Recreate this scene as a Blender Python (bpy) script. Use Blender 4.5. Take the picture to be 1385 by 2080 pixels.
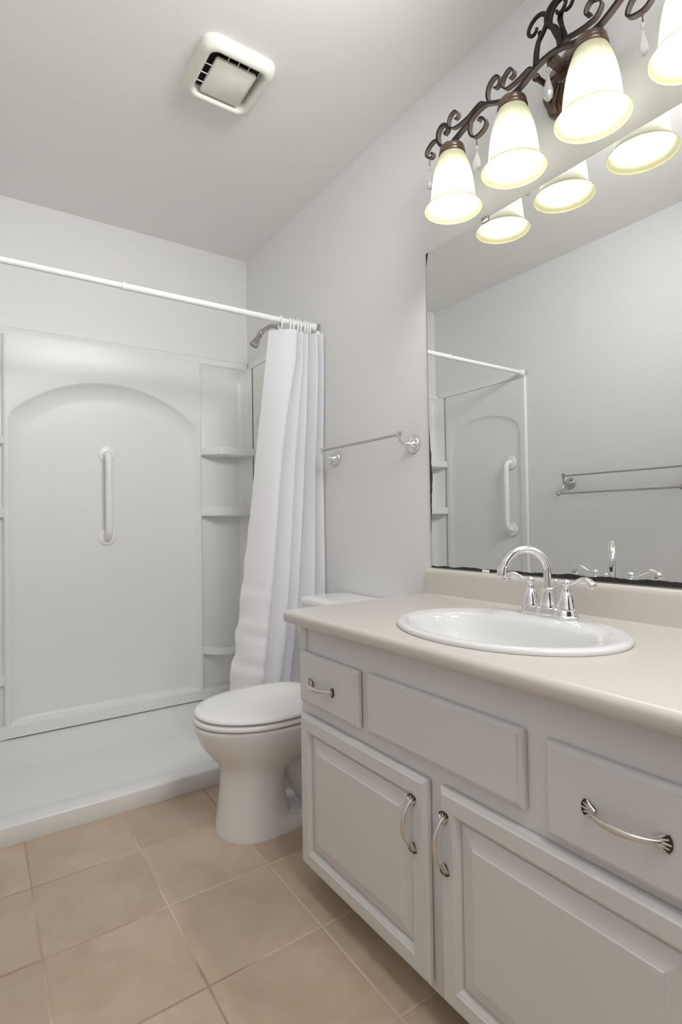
import bpy, bmesh, math, random
from mathutils import Vector, Matrix

S = bpy.context.scene
COL = S.collection
for o in list(bpy.data.objects):
    bpy.data.objects.remove(o)
random.seed(7)
PI = math.pi

# ------------------------------------------------------------------ camera
cam_d = bpy.data.cameras.new('camera')
cam_d.sensor_fit = 'HORIZONTAL'
cam_d.sensor_width = 36.0
cam_d.lens = 1121.33 * 36.0 / 1385.0
cam_d.clip_start = 0.02
cam = bpy.data.objects.new('camera', cam_d)
COL.objects.link(cam)
_r = Vector((0.824809, -0.56518257, -0.01608651))
_u = Vector((0.00397269, -0.02265736, 0.9997354))
_f = Vector((0.5653975, 0.82465466, 0.01644269))
cam.matrix_world = Matrix(((_r.x, _u.x, -_f.x, -1.37547),
                           (_r.y, _u.y, -_f.y, 0.0),
                           (_r.z, _u.z, -_f.z, 1.05597),
                           (0, 0, 0, 1)))
S.camera = cam

# ------------------------------------------------------------------ light and exposure
BULB = 240.0           # radiance of the bulbs
GLOW = 0.42            # light given off by the lit glass shades
def area_fill(name, loc, rot, size, watts, spread=180, size_y=None):
    ld = bpy.data.lights.new(name, 'AREA')
    ld.shape = 'ELLIPSE' if size_y else 'DISK'; ld.size = size
    if size_y:
        ld.size_y = size_y
    ld.energy = watts
    ld.spread = math.radians(spread)
    ld.color = (0.985, 0.985, 0.985)
    lo = bpy.data.objects.new(name, ld)
    COL.objects.link(lo)
    lo.location = loc; lo.rotation_euler = rot
area_fill('fill_overhead', (-0.80, -0.25, 2.55), (0, 0, 0), 0.7, 22.8)       # added fill light below the ceiling, without a fitting
area_fill('fill_shower', (-0.58, 0.62, 2.36), (1.40, 0, 0.30), 0.75, 7.6, 112, 0.34)      # added unseen fill, turned towards the shower
S.view_settings.view_transform = 'Standard'
S.view_settings.look = 'None'
S.view_settings.exposure = 0.0
S.view_settings.gamma = 1.0
S.view_settings.use_curve_mapping = False
W = bpy.data.worlds.new('world')
S.world = W
W.use_nodes = True
W.node_tree.nodes['Background'].inputs[0].default_value = (0.9, 0.95, 1, 1)
W.node_tree.nodes['Background'].inputs[1].default_value = 0.3
S.cycles.use_denoising = True
S.cycles.max_bounces = 14
S.cycles.diffuse_bounces = 10
S.cycles.glossy_bounces = 6
S.cycles.transmission_bounces = 8
S.cycles.caustics_reflective = False
S.cycles.caustics_refractive = False
S.cycles.sample_clamp_indirect = 6.0

# ------------------------------------------------------------------ materials
def lin(c):
    return tuple(((v / 255.0) / 12.92 if v / 255.0 <= 0.04045 else ((v / 255.0 + 0.055) / 1.055) ** 2.4) for v in c) + (1.0,)

def mat(name, col, rough=0.5, metal=0.0, **kw):
    m = bpy.data.materials.new(name)
    m.use_nodes = True
    b = m.node_tree.nodes['Principled BSDF']
    b.inputs['Base Color'].default_value = col if len(col) == 4 else tuple(col) + (1.0,)
    b.inputs['Roughness'].default_value = rough
    b.inputs['Metallic'].default_value = metal
    for k, v in kw.items():
        b.inputs[k.replace('_', ' ')].default_value = v
    return m

def nodes(m):
    return m.node_tree.nodes, m.node_tree.links, m.node_tree.nodes['Principled BSDF']

def add_noise_bump(m, scale, strength, dist=0.002, detail=3.0, stretch=None):
    n, l, b = nodes(m)
    tc = n.new('ShaderNodeTexCoord')
    nz = n.new('ShaderNodeTexNoise')
    nz.inputs['Scale'].default_value = scale
    nz.inputs['Detail'].default_value = detail
    if stretch:
        mp = n.new('ShaderNodeMapping')
        mp.inputs['Scale'].default_value = stretch
        l.new(tc.outputs['Object'], mp.inputs['Vector'])
        l.new(mp.outputs[0], nz.inputs['Vector'])
    else:
        l.new(tc.outputs['Object'], nz.inputs['Vector'])
    bp = n.new('ShaderNodeBump')
    bp.inputs['Strength'].default_value = strength
    bp.inputs['Distance'].default_value = dist
    l.new(nz.outputs['Fac'], bp.inputs['Height'])
    l.new(bp.outputs['Normal'], b.inputs['Normal'])
    return nz

M = {}
M['wall'] = mat('wall_paint', (0.765, 0.765, 0.762), 0.55)
add_noise_bump(M['wall'], 220, 0.10, 0.001)
M['ceiling'] = mat('ceiling_paint', (0.83, 0.815, 0.795), 0.8)
add_noise_bump(M['ceiling'], 160, 0.12, 0.001)
M['acrylic'] = mat('shower_acrylic', (0.79, 0.795, 0.785), 0.27, Specular_IOR_Level=0.22)
M['pan'] = mat('shower_pan_acrylic', (0.76, 0.77, 0.76), 0.22)
M['porcelain'] = mat('porcelain', (0.80, 0.80, 0.79), 0.08)
M['seat'] = mat('seat_plastic', (0.84, 0.84, 0.83), 0.2)
M['sink'] = mat('sink_china', (0.74, 0.74, 0.74), 0.07)
M['cabinet'] = mat('cabinet_paint', (0.68, 0.675, 0.665), 0.36)
add_noise_bump(M['cabinet'], 90, 0.05, 0.001, stretch=(1, 0.2, 0.2))
M['laminate'] = mat('counter_laminate', (0.60, 0.57, 0.53), 0.30)
M['chrome'] = mat('chrome', (0.86, 0.86, 0.87), 0.06, 1.0)
M['nickel'] = mat('brushed_nickel', (0.52, 0.51, 0.49), 0.16, 1.0)
M['silver'] = mat('satin_silver', (0.72, 0.69, 0.65), 0.28, 1.0)
M['antique'] = mat('antique_recess', (0.045, 0.04, 0.035), 0.5, 0.4)
M['white_plastic'] = mat('white_plastic', (0.84, 0.84, 0.83), 0.3)
M['rod'] = mat('rod_enamel', (0.86, 0.86, 0.85), 0.25)
M['fan'] = mat('fan_plastic', (0.72, 0.72, 0.645), 0.4)
M['dark'] = mat('dark_cavity', (0.012, 0.011, 0.01), 0.9)
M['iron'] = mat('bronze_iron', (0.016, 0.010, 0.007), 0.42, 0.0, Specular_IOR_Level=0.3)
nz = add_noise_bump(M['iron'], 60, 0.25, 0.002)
M['strap_lit'] = mat('bronze_strap_lit', (0.23, 0.19, 0.165), 0.36, 0.5)  # lighter bronze, with the light of the shades put into its colour
M['bronze'] = mat('bronze_cast', (0.105, 0.068, 0.046), 0.34, 0.5, Coat_Weight=0.5, Coat_Roughness=0.2)
M['wood'] = mat('brown_door', (0.035, 0.018, 0.010), 0.4)
M['caulk'] = mat('caulk', (0.35, 0.34, 0.32), 0.7)

# floor tiles
m = M['tile'] = mat('floor_tile', (0.4, 0.3, 0.2), 0.42)
n, l, b = nodes(m)
tc = n.new('ShaderNodeTexCoord')
sx = n.new('ShaderNodeSeparateXYZ')
l.new(tc.outputs['Object'], sx.inputs[0])
def math_node(op, a, bb=None, c=None):
    k = n.new('ShaderNodeMath')
    k.operation = op
    for i, v in enumerate((a, bb, c)):
        if v is None:
            continue
        if isinstance(v, (int, float)):
            k.inputs[i].default_value = v
        else:
            l.new(v, k.inputs[i])
    return k.outputs[0]
TX, TY = 0.3085, 0.318
u = math_node('ADD', math_node('SUBTRACT', sx.outputs['X'], math_node('MULTIPLY', math_node('SUBTRACT', sx.outputs['Y'], 1.55), 0.018)), 0.911 + 10 * TX)
v = math_node('ADD', math_node('SUBTRACT', sx.outputs['Y'], math_node('MULTIPLY', math_node('ADD', sx.outputs['X'], 0.911), 0.02)), -1.551 + 10 * TY)
def edge_dist(c, step):
    f = math_node('MULTIPLY', math_node('FRACT', math_node('DIVIDE', c, step)), step)
    return math_node('MINIMUM', f, math_node('SUBTRACT', step, f)), math_node('FLOOR', math_node('DIVIDE', c, step))
du, iu = edge_dist(u, TX)
dv, iv = edge_dist(v, TY)
dmin = math_node('MINIMUM', du, dv)
gr = n.new('ShaderNodeMapRange')
gr.inputs['From Min'].default_value = 0.0022
gr.inputs['From Max'].default_value = 0.0036
l.new(dmin, gr.inputs['Value'])
cmb = n.new('ShaderNodeCombineXYZ')
l.new(iu, cmb.inputs[0]); l.new(iv, cmb.inputs[1])
wn = n.new('ShaderNodeTexWhiteNoise')
l.new(cmb.outputs[0], wn.inputs['Vector'])
vadd = n.new('ShaderNodeVectorMath')
vadd.operation = 'ADD'
l.new(tc.outputs['Object'], vadd.inputs[0])
l.new(wn.outputs['Color'], vadd.inputs[1])
nz = n.new('ShaderNodeTexNoise')
nz.inputs['Scale'].default_value = 4.5
nz.inputs['Detail'].default_value = 8
nz.inputs['Roughness'].default_value = 0.62
nz.inputs['Distortion'].default_value = 0.9
l.new(vadd.outputs[0], nz.inputs['Vector'])
cr = n.new('ShaderNodeValToRGB')
cr.color_ramp.elements[0].position = 0.30
cr.color_ramp.elements[0].color = (0.43, 0.335, 0.245, 1)
cr.color_ramp.elements[1].position = 0.72
cr.color_ramp.elements[1].color = (0.56, 0.45, 0.345, 1)
l.new(nz.outputs['Fac'], cr.inputs['Fac'])
hs = n.new('ShaderNodeHueSaturation')
l.new(cr.outputs['Color'], hs.inputs['Color'])
l.new(math_node('ADD', math_node('MULTIPLY', wn.outputs['Value'], 0.10), 0.95), hs.inputs['Value'])
mx = n.new('ShaderNodeMix')
mx.data_type = 'RGBA'
l.new(gr.outputs['Result'], mx.inputs['Factor'])
gn = n.new('ShaderNodeTexNoise')
gn.inputs['Scale'].default_value = 2.2
l.new(tc.outputs['Object'], gn.inputs['Vector'])
gcr = n.new('ShaderNodeValToRGB')
gcr.color_ramp.elements[0].position = 0.42
gcr.color_ramp.elements[0].color = (0.34, 0.25, 0.17, 1)
gcr.color_ramp.elements[1].position = 0.56
gcr.color_ramp.elements[1].color = (0.62, 0.50, 0.38, 1)
l.new(gn.outputs['Fac'], gcr.inputs['Fac'])
l.new(gcr.outputs['Color'], mx.inputs[6])
l.new(hs.outputs['Color'], mx.inputs[7])
l.new(mx.outputs[2], b.inputs['Base Color'])
bp = n.new('ShaderNodeBump')
bp.inputs['Strength'].default_value = 0.5
bp.inputs['Distance'].default_value = 0.002
gr2 = n.new('ShaderNodeMapRange')
gr2.inputs['From Min'].default_value = 0.001
gr2.inputs['From Max'].default_value = 0.006
l.new(dmin, gr2.inputs['Value'])
l.new(math_node('ADD', gr2.outputs['Result'], math_node('MULTIPLY', nz.outputs['Fac'], 0.25)), bp.inputs['Height'])
l.new(bp.outputs['Normal'], b.inputs['Normal'])

# curtain fabric
m = M['curtain'] = bpy.data.materials.new('curtain_fabric')
m.use_nodes = True
n, l, b = nodes(m)
b.inputs['Base Color'].default_value = (0.85, 0.85, 0.88, 1)
b.inputs['Roughness'].default_value = 0.75
tr = n.new('ShaderNodeBsdfTranslucent')
tr.inputs['Color'].default_value = (0.85, 0.85, 0.89, 1)
ms = n.new('ShaderNodeMixShader')
ms.inputs[0].default_value = 0.22
l.new(b.outputs[0], ms.inputs[1]); l.new(tr.outputs[0], ms.inputs[2])
l.new(ms.outputs[0], n['Material Output'].inputs['Surface'])

# mirror with worn, blackened silvering along its lower and left edge
m = M['mirror'] = mat('mirror_silver', (0.80, 0.82, 0.80), 0.0, 1.0)
n, l, b = nodes(m)
tc = n.new('ShaderNodeTexCoord')
sx = n.new('ShaderNodeSeparateXYZ')
l.new(tc.outputs['Object'], sx.inputs[0])
MY0, MY1, MZ0, MZ1 = 0.258, 1.436, 0.888, 2.0056
nz = n.new('ShaderNodeTexNoise')
nz.inputs['Scale'].default_value = 26
nz.inputs['Detail'].default_value = 5
l.new(tc.outputs['Object'], nz.inputs['Vector'])
nb = n.new('ShaderNodeTexNoise')
nb.inputs['Scale'].default_value = 5
l.new(tc.outputs['Object'], nb.inputs['Vector'])
# the worn band along the bottom gets deeper towards the low end of Y
hb = math_node('ADD', math_node('ADD', 0.002, math_node('MULTIPLY', math_node('SUBTRACT', MY1, sx.outputs['Y']), 0.010)), math_node('MULTIPLY', math_node('SUBTRACT', nz.outputs['Fac'], 0.25), 0.016))
low = math_node('LESS_THAN', math_node('SUBTRACT', sx.outputs['Z'], MZ0), hb)
win = math_node('MAXIMUM', 0.0, math_node('SUBTRACT', 1.0, math_node('DIVIDE', math_node('ABSOLUTE', math_node('SUBTRACT', sx.outputs['Z'], 1.20)), 0.20)))
hl = math_node('ADD', 0.0012, math_node('MULTIPLY', win, math_node('MULTIPLY', nz.outputs['Fac'], 0.024)))
lef = math_node('LESS_THAN', math_node('SUBTRACT', MY1, sx.outputs['Y']), hl)
crn = math_node('LESS_THAN', math_node('ADD', math_node('MULTIPLY', math_node('SUBTRACT', MY1, sx.outputs['Y']), 4.0), math_node('SUBTRACT', MZ1, sx.outputs['Z'])), 0.052)
worn = math_node('MAXIMUM', math_node('MAXIMUM', low, lef), crn)
mx = n.new('ShaderNodeMix'); mx.data_type = 'RGBA'
l.new(worn, mx.inputs['Factor'])
mx.inputs[6].default_value = (0.84, 0.865, 0.845, 1)
mx.inputs[7].default_value = (0.02, 0.018, 0.016, 1)
l.new(mx.outputs[2], b.inputs['Base Color'])
l.new(math_node('SUBTRACT', 1.0, worn), b.inputs['Metallic'])
l.new(math_node('MULTIPLY', worn, 0.35), b.inputs['Roughness'])
M['mirror_edge'] = mat('mirror_edge', (0.12, 0.14, 0.13), 0.2)

# lit glass shade: tea-stained towards neck and lip, with the bulb's falloff in the colour
SH_H = 0.178
m = M['shade'] = bpy.data.materials.new('lit_scavo_glass')
m.use_nodes = True
n, l, b = nodes(m)
tc = n.new('ShaderNodeTexCoord')
sx = n.new('ShaderNodeSeparateXYZ')
l.new(tc.outputs['Object'], sx.inputs[0])
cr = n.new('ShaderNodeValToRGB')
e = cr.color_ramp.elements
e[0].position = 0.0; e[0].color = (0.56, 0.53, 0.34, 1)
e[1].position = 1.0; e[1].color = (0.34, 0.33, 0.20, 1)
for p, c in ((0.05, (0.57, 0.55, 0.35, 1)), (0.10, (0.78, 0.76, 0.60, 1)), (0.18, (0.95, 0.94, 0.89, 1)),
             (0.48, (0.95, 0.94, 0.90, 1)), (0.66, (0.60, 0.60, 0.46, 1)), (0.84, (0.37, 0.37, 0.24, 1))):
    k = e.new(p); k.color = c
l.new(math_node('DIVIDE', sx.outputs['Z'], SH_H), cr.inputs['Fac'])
nz = n.new('ShaderNodeTexNoise')
nz.inputs['Scale'].default_value = 90
nz.inputs['Detail'].default_value = 6
l.new(tc.outputs['Object'], nz.inputs['Vector'])
mul = n.new('ShaderNodeMix'); mul.data_type = 'RGBA'; mul.blend_type = 'MULTIPLY'
mul.inputs['Factor'].default_value = 0.22
l.new(cr.outputs['Color'], mul.inputs[6]); l.new(nz.outputs['Fac'], mul.inputs[7])
tr = n.new('ShaderNodeBsdfTranslucent')
l.new(mul.outputs[2], tr.inputs['Color'])
l.new(mul.outputs[2], b.inputs['Base Color'])
b.inputs['Roughness'].default_value = 0.35
ms = n.new('ShaderNodeMixShader'); ms.inputs[0].default_value = 0.024
l.new(b.outputs[0], ms.inputs[1]); l.new(tr.outputs[0], ms.inputs[2])
em = n.new('ShaderNodeEmission')
l.new(mul.outputs[2], em.inputs['Color'])
em.inputs['Strength'].default_value = GLOW
ad = n.new('ShaderNodeAddShader')
l.new(ms.outputs[0], ad.inputs[0]); l.new(em.outputs[0], ad.inputs[1])
l.new(ad.outputs[0], n['Material Output'].inputs['Surface'])

m = M['bulb'] = bpy.data.materials.new('lit_bulb')
m.use_nodes = True
n, l, b = nodes(m)
em = n.new('ShaderNodeEmission')
em.inputs['Color'].default_value = (1.0, 0.965, 0.915, 1)
em.inputs['Strength'].default_value = BULB
l.new(em.outputs[0], n['Material Output'].inputs['Surface'])

m = M['crystal'] = mat('crystal_glass', (0.97, 0.97, 0.97), 0.02)
nodes(m)[2].inputs['Transmission Weight'].default_value = 0.55
nodes(m)[2].inputs['IOR'].default_value = 1.5

# ------------------------------------------------------------------ mesh helpers
class MB:
    """collects vertices and faces of one mesh"""
    def __init__(self):
        self.v = []; self.f = []; self.mi = []
        self.cur = 0
    def add(self, vs, fs):
        o = len(self.v)
        self.v += [tuple(p) for p in vs]
        for f in fs:
            self.f.append(tuple(i + o for i in f)); self.mi.append(self.cur)
        return o
    def box(self, x0, x1, y0, y1, z0, z1, bev=0.0, seg=2):
        bm = bmesh.new()
        bmesh.ops.create_cube(bm, size=1.0)
        for vv in bm.verts:
            vv.co = Vector(((x0 + x1) / 2 + vv.co.x * (x1 - x0), (y0 + y1) / 2 + vv.co.y * (y1 - y0), (z0 + z1) / 2 + vv.co.z * (z1 - z0)))
        if bev > 0:
            bmesh.ops.bevel(bm, geom=bm.edges[:], offset=bev, segments=seg, affect='EDGES', profile=0.5)
        self.bm(bm)
        return self
    def bm(self, bm):
        bm.verts.index_update()
        self.add([v.co[:] for v in bm.verts], [[v.index for v in f.verts] for f in bm.faces])
        bm.free()
    def loft(self, rings, closed=True, cap0=True, cap1=True):
        k = len(rings[0])
        vs = [p for r in rings for p in r]
        fs = []
        for i in range(len(rings) - 1):
            for j in range(k if closed else k - 1):
                a = i * k + j; b2 = i * k + (j + 1) % k
                fs.append((a, b2, b2 + k, a + k))
        if cap0:
            fs.append(tuple(range(k - 1, -1, -1)))
        if cap1:
            fs.append(tuple((len(rings) - 1) * k + j for j in range(k)))
        self.add(vs, fs)
        return self
    def lathe(self, prof, c=(0, 0, 0), axis=(0, 0, 1), seg=24, cap0=False, cap1=False, mod=None):
        ax = Vector(axis).normalized()
        t = Vector((1, 0, 0)) if abs(ax.x) < 0.9 else Vector((0, 1, 0))
        e1 = (t - ax * t.dot(ax)).normalized(); e2 = ax.cross(e1)
        c = Vector(c)
        rings = []
        for r, z in prof:
            ring = []
            for j in range(seg):
                a = 2 * PI * j / seg
                rr = r * (mod(a, z) if mod else 1.0)
                ring.append(c + ax * z + (e1 * math.cos(a) + e2 * math.sin(a)) * rr)
            rings.append(ring)
        return self.loft(rings, True, cap0, cap1)
    def tube(self, path, rad, seg=12, flat=None, cap=True, up=None):
        """round tube; rad number or list; flat scales the second axis"""
        P = [Vector(p) for p in path]
        k = len(P)
        R = rad if isinstance(rad, (list, tuple)) else [rad] * k
        F = flat if isinstance(flat, (list, tuple)) else [flat if flat else 1.0] * k
        T = []
        for i in range(k):
            a = P[max(i - 1, 0)]; b2 = P[min(i + 1, k - 1)]
            T.append((b2 - a).normalized())
        n0 = Vector(up) if up else (Vector((0, 0, 1)) if abs(T[0].z) < 0.9 else Vector((1, 0, 0)))
        n0 = (n0 - T[0] * n0.dot(T[0])).normalized()
        rings = []
        for i in range(k):
            if up:
                n0 = Vector(up)
            n0 = (n0 - T[i] * n0.dot(T[i])).normalized()
            b0 = T[i].cross(n0)
            rings.append([P[i] + n0 * (R[i] * math.cos(2 * PI * j / seg)) + b0 * (R[i] * F[i] * math.sin(2 * PI * j / seg)) for j in range(seg)])
        return self.loft(rings, True, cap, cap)
    def strap(self, yz, xc, th, dep):
        """flat iron strap swept along a path in a plane of constant X"""
        k = len(yz)
        T = th if isinstance(th, (list, tuple)) else [th] * k
        rings = []
        for i in range(k):
            a = Vector((0,) + tuple(yz[max(i - 1, 0)])); b2 = Vector((0,) + tuple(yz[min(i + 1, k - 1)]))
            t = (b2 - a).normalized(); nn = Vector((1, 0, 0)).cross(t)
            p = Vector((xc,) + tuple(yz[i])); h = T[i] / 2; d = dep / 2; c = min(h, d) * 0.2
            prof = [(-d, -h + c), (-d, h - c), (-d + c, h), (d - c, h), (d, h - c), (d, -h + c), (d - c, -h), (-d + c, -h)]
            rings.append([p + Vector((px, 0, 0)) + nn * pn for px, pn in prof])
        o = len(self.f)
        self.loft(rings)
        for q in range(k - 1):          # broad faces coloured lighter than the edges, as if lit by the shades
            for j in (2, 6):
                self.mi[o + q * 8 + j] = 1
        return self
    def sphere(self, c, r, seg=14, sc=(1, 1, 1)):
        rings = []
        for i in range(1, seg):
            a = PI * i / seg
            rings.append([(c[0] + sc[0] * r * math.sin(a) * math.cos(2 * PI * j / seg), c[1] + sc[1] * r * math.sin(a) * math.sin(2 * PI * j / seg), c[2] - sc[2] * r * math.cos(a)) for j in range(seg)])
        return self.loft(rings)
    def build(self, name, mats, parent=None, smooth=35, loc=None):
        me = bpy.data.meshes.new(name)
        off = Vector(loc) if loc else Vector((0, 0, 0))
        me.from_pydata([tuple(Vector(p) - off) for p in self.v], [], self.f)
        mats = mats if isinstance(mats, (list, tuple)) else [mats]
        for mm in mats:
            me.materials.append(M[mm])
        for p, i in zip(me.polygons, self.mi):
            p.material_index = i
        bm = bmesh.new(); bm.from_mesh(me)
        bmesh.ops.recalc_face_normals(bm, faces=bm.faces[:])
        bm.to_mesh(me); bm.free()
        if smooth:
            me.polygons.foreach_set('use_smooth', [True] * len(me.polygons))
            me.set_sharp_from_angle(angle=math.radians(smooth))
        me.update()
        o = bpy.data.objects.new(name, me)
        COL.objects.link(o)
        if loc:
            o.location = off
        if parent:
            o.parent = parent
            o.location = off - Vector(parent_world(parent))
        return o

def parent_world(p):
    v = Vector((0, 0, 0))
    while p:
        v += p.location; p = p.parent
    return v

def tag(o, label, cat, group=None):
    o['label'] = label; o['category'] = cat
    if group:
        o['group'] = group
    return o

def thing(name, label, cat, loc, group=None):
    o = bpy.data.objects.new(name, None)
    o.empty_display_size = 0.05
    COL.objects.link(o)
    o.location = loc
    return tag(o, label, cat, group)

def struct(name, mb, mm, smooth=0):
    o = mb.build(name, mm, smooth=smooth)
    o['kind'] = 'structure'
    return o

def smooth_path(pts, sub=6, closed=False):
    P = [Vector(p) for p in pts]
    out = []
    k = len(P)
    for i in range(k - 1):
        p0 = P[max(i - 1, 0)]; p1 = P[i]; p2 = P[i + 1]; p3 = P[min(i + 2, k - 1)]
        for s in range(sub):
            t = s / sub
            out.append(0.5 * ((2 * p1) + (p2 - p0) * t + (2 * p0 - 5 * p1 + 4 * p2 - p3) * t * t + (3 * p1 - p0 - 3 * p2 + p3) * t ** 3))
    out.append(P[-1])
    return out

def rrect(x0, x1, y0, y1, r, n=6):
    """rounded rectangle, counter-clockwise from the lower right"""
    pts = []
    for cx, cy, a0 in ((x1 - r, y0 + r, -PI / 2), (x1 - r, y1 - r, 0), (x0 + r, y1 - r, PI / 2), (x0 + r, y0 + r, PI)):
        for i in range(n + 1):
            a = a0 + PI / 2 * i / n
            pts.append((cx + r * math.cos(a), cy + r * math.sin(a)))
    return pts

# ------------------------------------------------------------------ room
CH = 2.582; D = 2.949; WX = 1.524; YF = -0.75
struct('floor', MB().box(-WX - 0.1, 0.1, YF - 0.1, D + 0.1, -0.05, 0.0), 'tile')
struct('ceiling', MB().box(-WX - 0.1, 0.1, YF - 0.1, D + 0.1, CH, CH + 0.05), 'ceiling')
struct('wall_back', MB().box(-WX - 0.1, 0.1, D, D + 0.1, 0, CH), 'wall')
struct('wall_right', MB().box(0.0, 0.1, YF - 0.1, D, 0, CH), 'wall')
struct('wall_left', MB().box(-WX - 0.1, -WX, YF - 0.1, D, 0, CH), 'wall')
struct('wall_front', MB().box(-WX, 0.0, YF - 0.1, YF, 0, CH), 'wall')
# closed brown door behind the camera with its casing
d = MB()
d.box(-1.36, -0.62, YF + 0.001, YF + 0.012, 0.005, 2.03, 0.003)
for z0, z1 in ((0.18, 0.95), (1.08, 1.90)):
    for x0 in (-1.26, -0.95):
        d.box(x0, x0 + 0.23, YF + 0.01, YF + 0.02, z0, z1, 0.006)
struct('door_1', d, 'wood', 30)
t = MB()
t.box(-1.43, -1.365, YF + 0.001, YF + 0.02, 0, 2.10, 0.004)
t.box(-0.615, -0.55, YF + 0.001, YF + 0.02, 0, 2.10, 0.004)
t.box(-1.43, -0.55, YF + 0.001, YF + 0.02, 2.035, 2.10, 0.004)
struct('trim_1', t, 'cabinet', 30)

# ------------------------------------------------------------------ shower pan
CURB = 2.1456
def pan():
    x0, x1, y0, y1 = -WX + 0.003, -0.003, CURB, D - 0.004
    def rr(i, z, fy=0.0):
        # inset all round by i, the front inset by fy more
        return [(px, py, z) for px, py in rrect(x0 + min(i, 0.03) * 0.6, x1 - min(i, 0.03) * 0.6, y0 + i + fy, y1 - min(i, 0.02) * 0.3, 0.012 + i * 0.5, 5)]
    r = [rr(0.001, 0.0), rr(0.0, 0.003), rr(0.001, 0.057), rr(0.0025, 0.0622), rr(0.0055, 0.0652), rr(0.010, 0.0664), rr(0.055, 0.0664), rr(0.080, 0.0615), rr(0.12, 0.054)]
    mb = MB().loft(r, True, True, False)
    # floor of the pan with a rolled lip at the back
    inner = r[-1]
    c = Vector((-0.76, 2.55, 0.050))
    ring2 = [tuple(Vector(p).lerp(c, 0.3) - Vector((0, 0, 0.004))) for p in inner]
    ring3 = [tuple(Vector(p).lerp(c, 0.92) - Vector((0, 0, 0.006))) for p in inner]
    mb.loft([inner, ring2, ring3], True, False, True)
    # raised back ledge
    prof = [(2.53 + 0.37 * i / 14, 0.043 + 0.055 * (i / 14) ** 3.0) for i in range(15)] + [(2.910, 0.1005), (D - 0.004, 0.1005)]
    rings = [[(x0 + 0.021, yy, zz) for yy, zz in prof], [(x1 - 0.021, yy, zz) for yy, zz in prof]]
    mb.loft(rings, False, False, False)
    return mb
o = pan().build('shower_pan', 'pan', smooth=40)
tag(o, 'low white shower pan with a curb along the tan tile floor', 'shower pan')

# ------------------------------------------------------------------ shower surround
sur = thing('shower_back_panel', 'glossy white shower back panel with a sunk arch and corner shelves', 'shower panel', (-0.76, 2.92, 0.1))

def arch_outline(c, hw, zb, za, R, rc=0.10):
    """closed outline, counter-clockwise, of an arch with rounded shoulders in a plane (u, z); za is its apex"""
    zc = za - R
    zk = zc + math.sqrt((R - rc) ** 2 - (hw - rc) ** 2)
    al = math.atan2(zk - zc, hw - rc)          # direction in which crown and shoulder meet
    pts = [(c - hw + 2 * hw * i / 12, zb) for i in range(13)]
    pts += [(c + hw, zb + (zk - zb) * i / 16) for i in range(1, 16)]
    for i in range(9):
        a = al * i / 8
        pts.append((c + hw - rc + rc * math.cos(a), zk + rc * math.sin(a)))
    for i in range(1, 40):
        a = al + (PI - 2 * al) * i / 40
        pts.append((c + R * math.cos(a), zc + R * math.sin(a)))
    for i in range(9):
        a = PI - al + al * i / 8
        pts.append((c - hw + rc + rc * math.cos(a), zk + rc * math.sin(a)))
    pts += [(c - hw, zk + (zb - zk) * i / 16) for i in range(1, 16)]
    return pts

def inset(poly, d):
    k = len(poly); out = []
    for i in range(k):
        a = Vector(poly[i - 1]); p = Vector(poly[i]); b2 = Vector(poly[(i + 1) % k])
        e1 = (p - a).normalized(); e2 = (b2 - p).normalized()
        n1 = Vector((-e1.y, e1.x)); n2 = Vector((-e2.y, e2.x))
        mi = (n1 + n2)
        mi = mi / max(1.0 + n1.dot(n2), 0.4)
        dd = d(i, p) if callable(d) else d
        q = p + mi * dd
        out.append((q.x, q.y))
    return out

def arch_panel(c, hw, zb, za, R, u0, u1, z0, z1, depth, cove, cove_b, mapf, slope=1.0):
    """flat panel with a sunk arch; mapf(u, z, d) gives the 3-D point at sinkage d"""
    out = arch_outline(c, hw, zb, za, R)
    zs = za - 0.2
    k = len(out)
    mb = MB()
    # face around the arch
    rect = []
    for (pu, pz) in out:
        du = pu - c; dz = pz - (zb + zs) / 2
        cands = []
        if du > 1e-9: cands.append((u1 - c) / du)
        if du < -1e-9: cands.append((u0 - c) / du)
        if dz > 1e-9: cands.append((z1 - (zb + zs) / 2) / dz)
        if dz < -1e-9: cands.append((z0 - (zb + zs) / 2) / dz)
        s = min(cands)
        rect.append((c + du * s, (zb + zs) / 2 + dz * s))
    # snap the nearest samples to the panel corners
    for cu, cz in ((u0, z0), (u1, z0), (u1, z1), (u0, z1)):
        j = min(range(k), key=lambda i: (rect[i][0] - cu) ** 2 + (rect[i][1] - cz) ** 2)
        rect[j] = (cu, cz)
    rings = [[mapf(u_, z_, 0.0) for u_, z_ in rect],
             [mapf(u_, z_, 0.0) for u_, z_ in inset(out, -0.006)]]
    nst = 12
    for s in range(0, nst + 1):
        t = s / nst
        def dist(i, p, t=t):
            w = cove if p.y > zb + 0.02 else cove_b
            return w * t
        dep = depth * ((1 - (1 - t) ** 2) ** 0.75)
        rings.append([mapf(u_, z_, dep + (0.0015 if s else 0.0008)) for u_, z_ in inset(out, dist)])
    mb.loft(rings, True, False, True)
    return mb

YB = 2.900   # face of the back panel
mb = arch_panel(-0.762, 0.443, 0.155, 1.754, 0.62, -1.215, -0.309, 0.105, 1.93, 0.033, 0.085, 0.035,
                lambda u_, z_, d_: (u_, YB + d_, z_))
# rolled top flange across the whole width
prof = [(YB + 0.002, 1.928), (YB, 1.935), (YB + 0.004, 1.952), (YB + 0.014, 1.966), (YB + 0.03, 1.974), (D - 0.002, 1.976)]
mb.loft([[(-WX + 0.0228, y_, z_) for y_, z_ in prof], [(-0.0228, y_, z_) for y_, z_ in prof]], False, False, False)
o = mb.build('arched_sheet', 'acrylic', sur, smooth=50)

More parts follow.
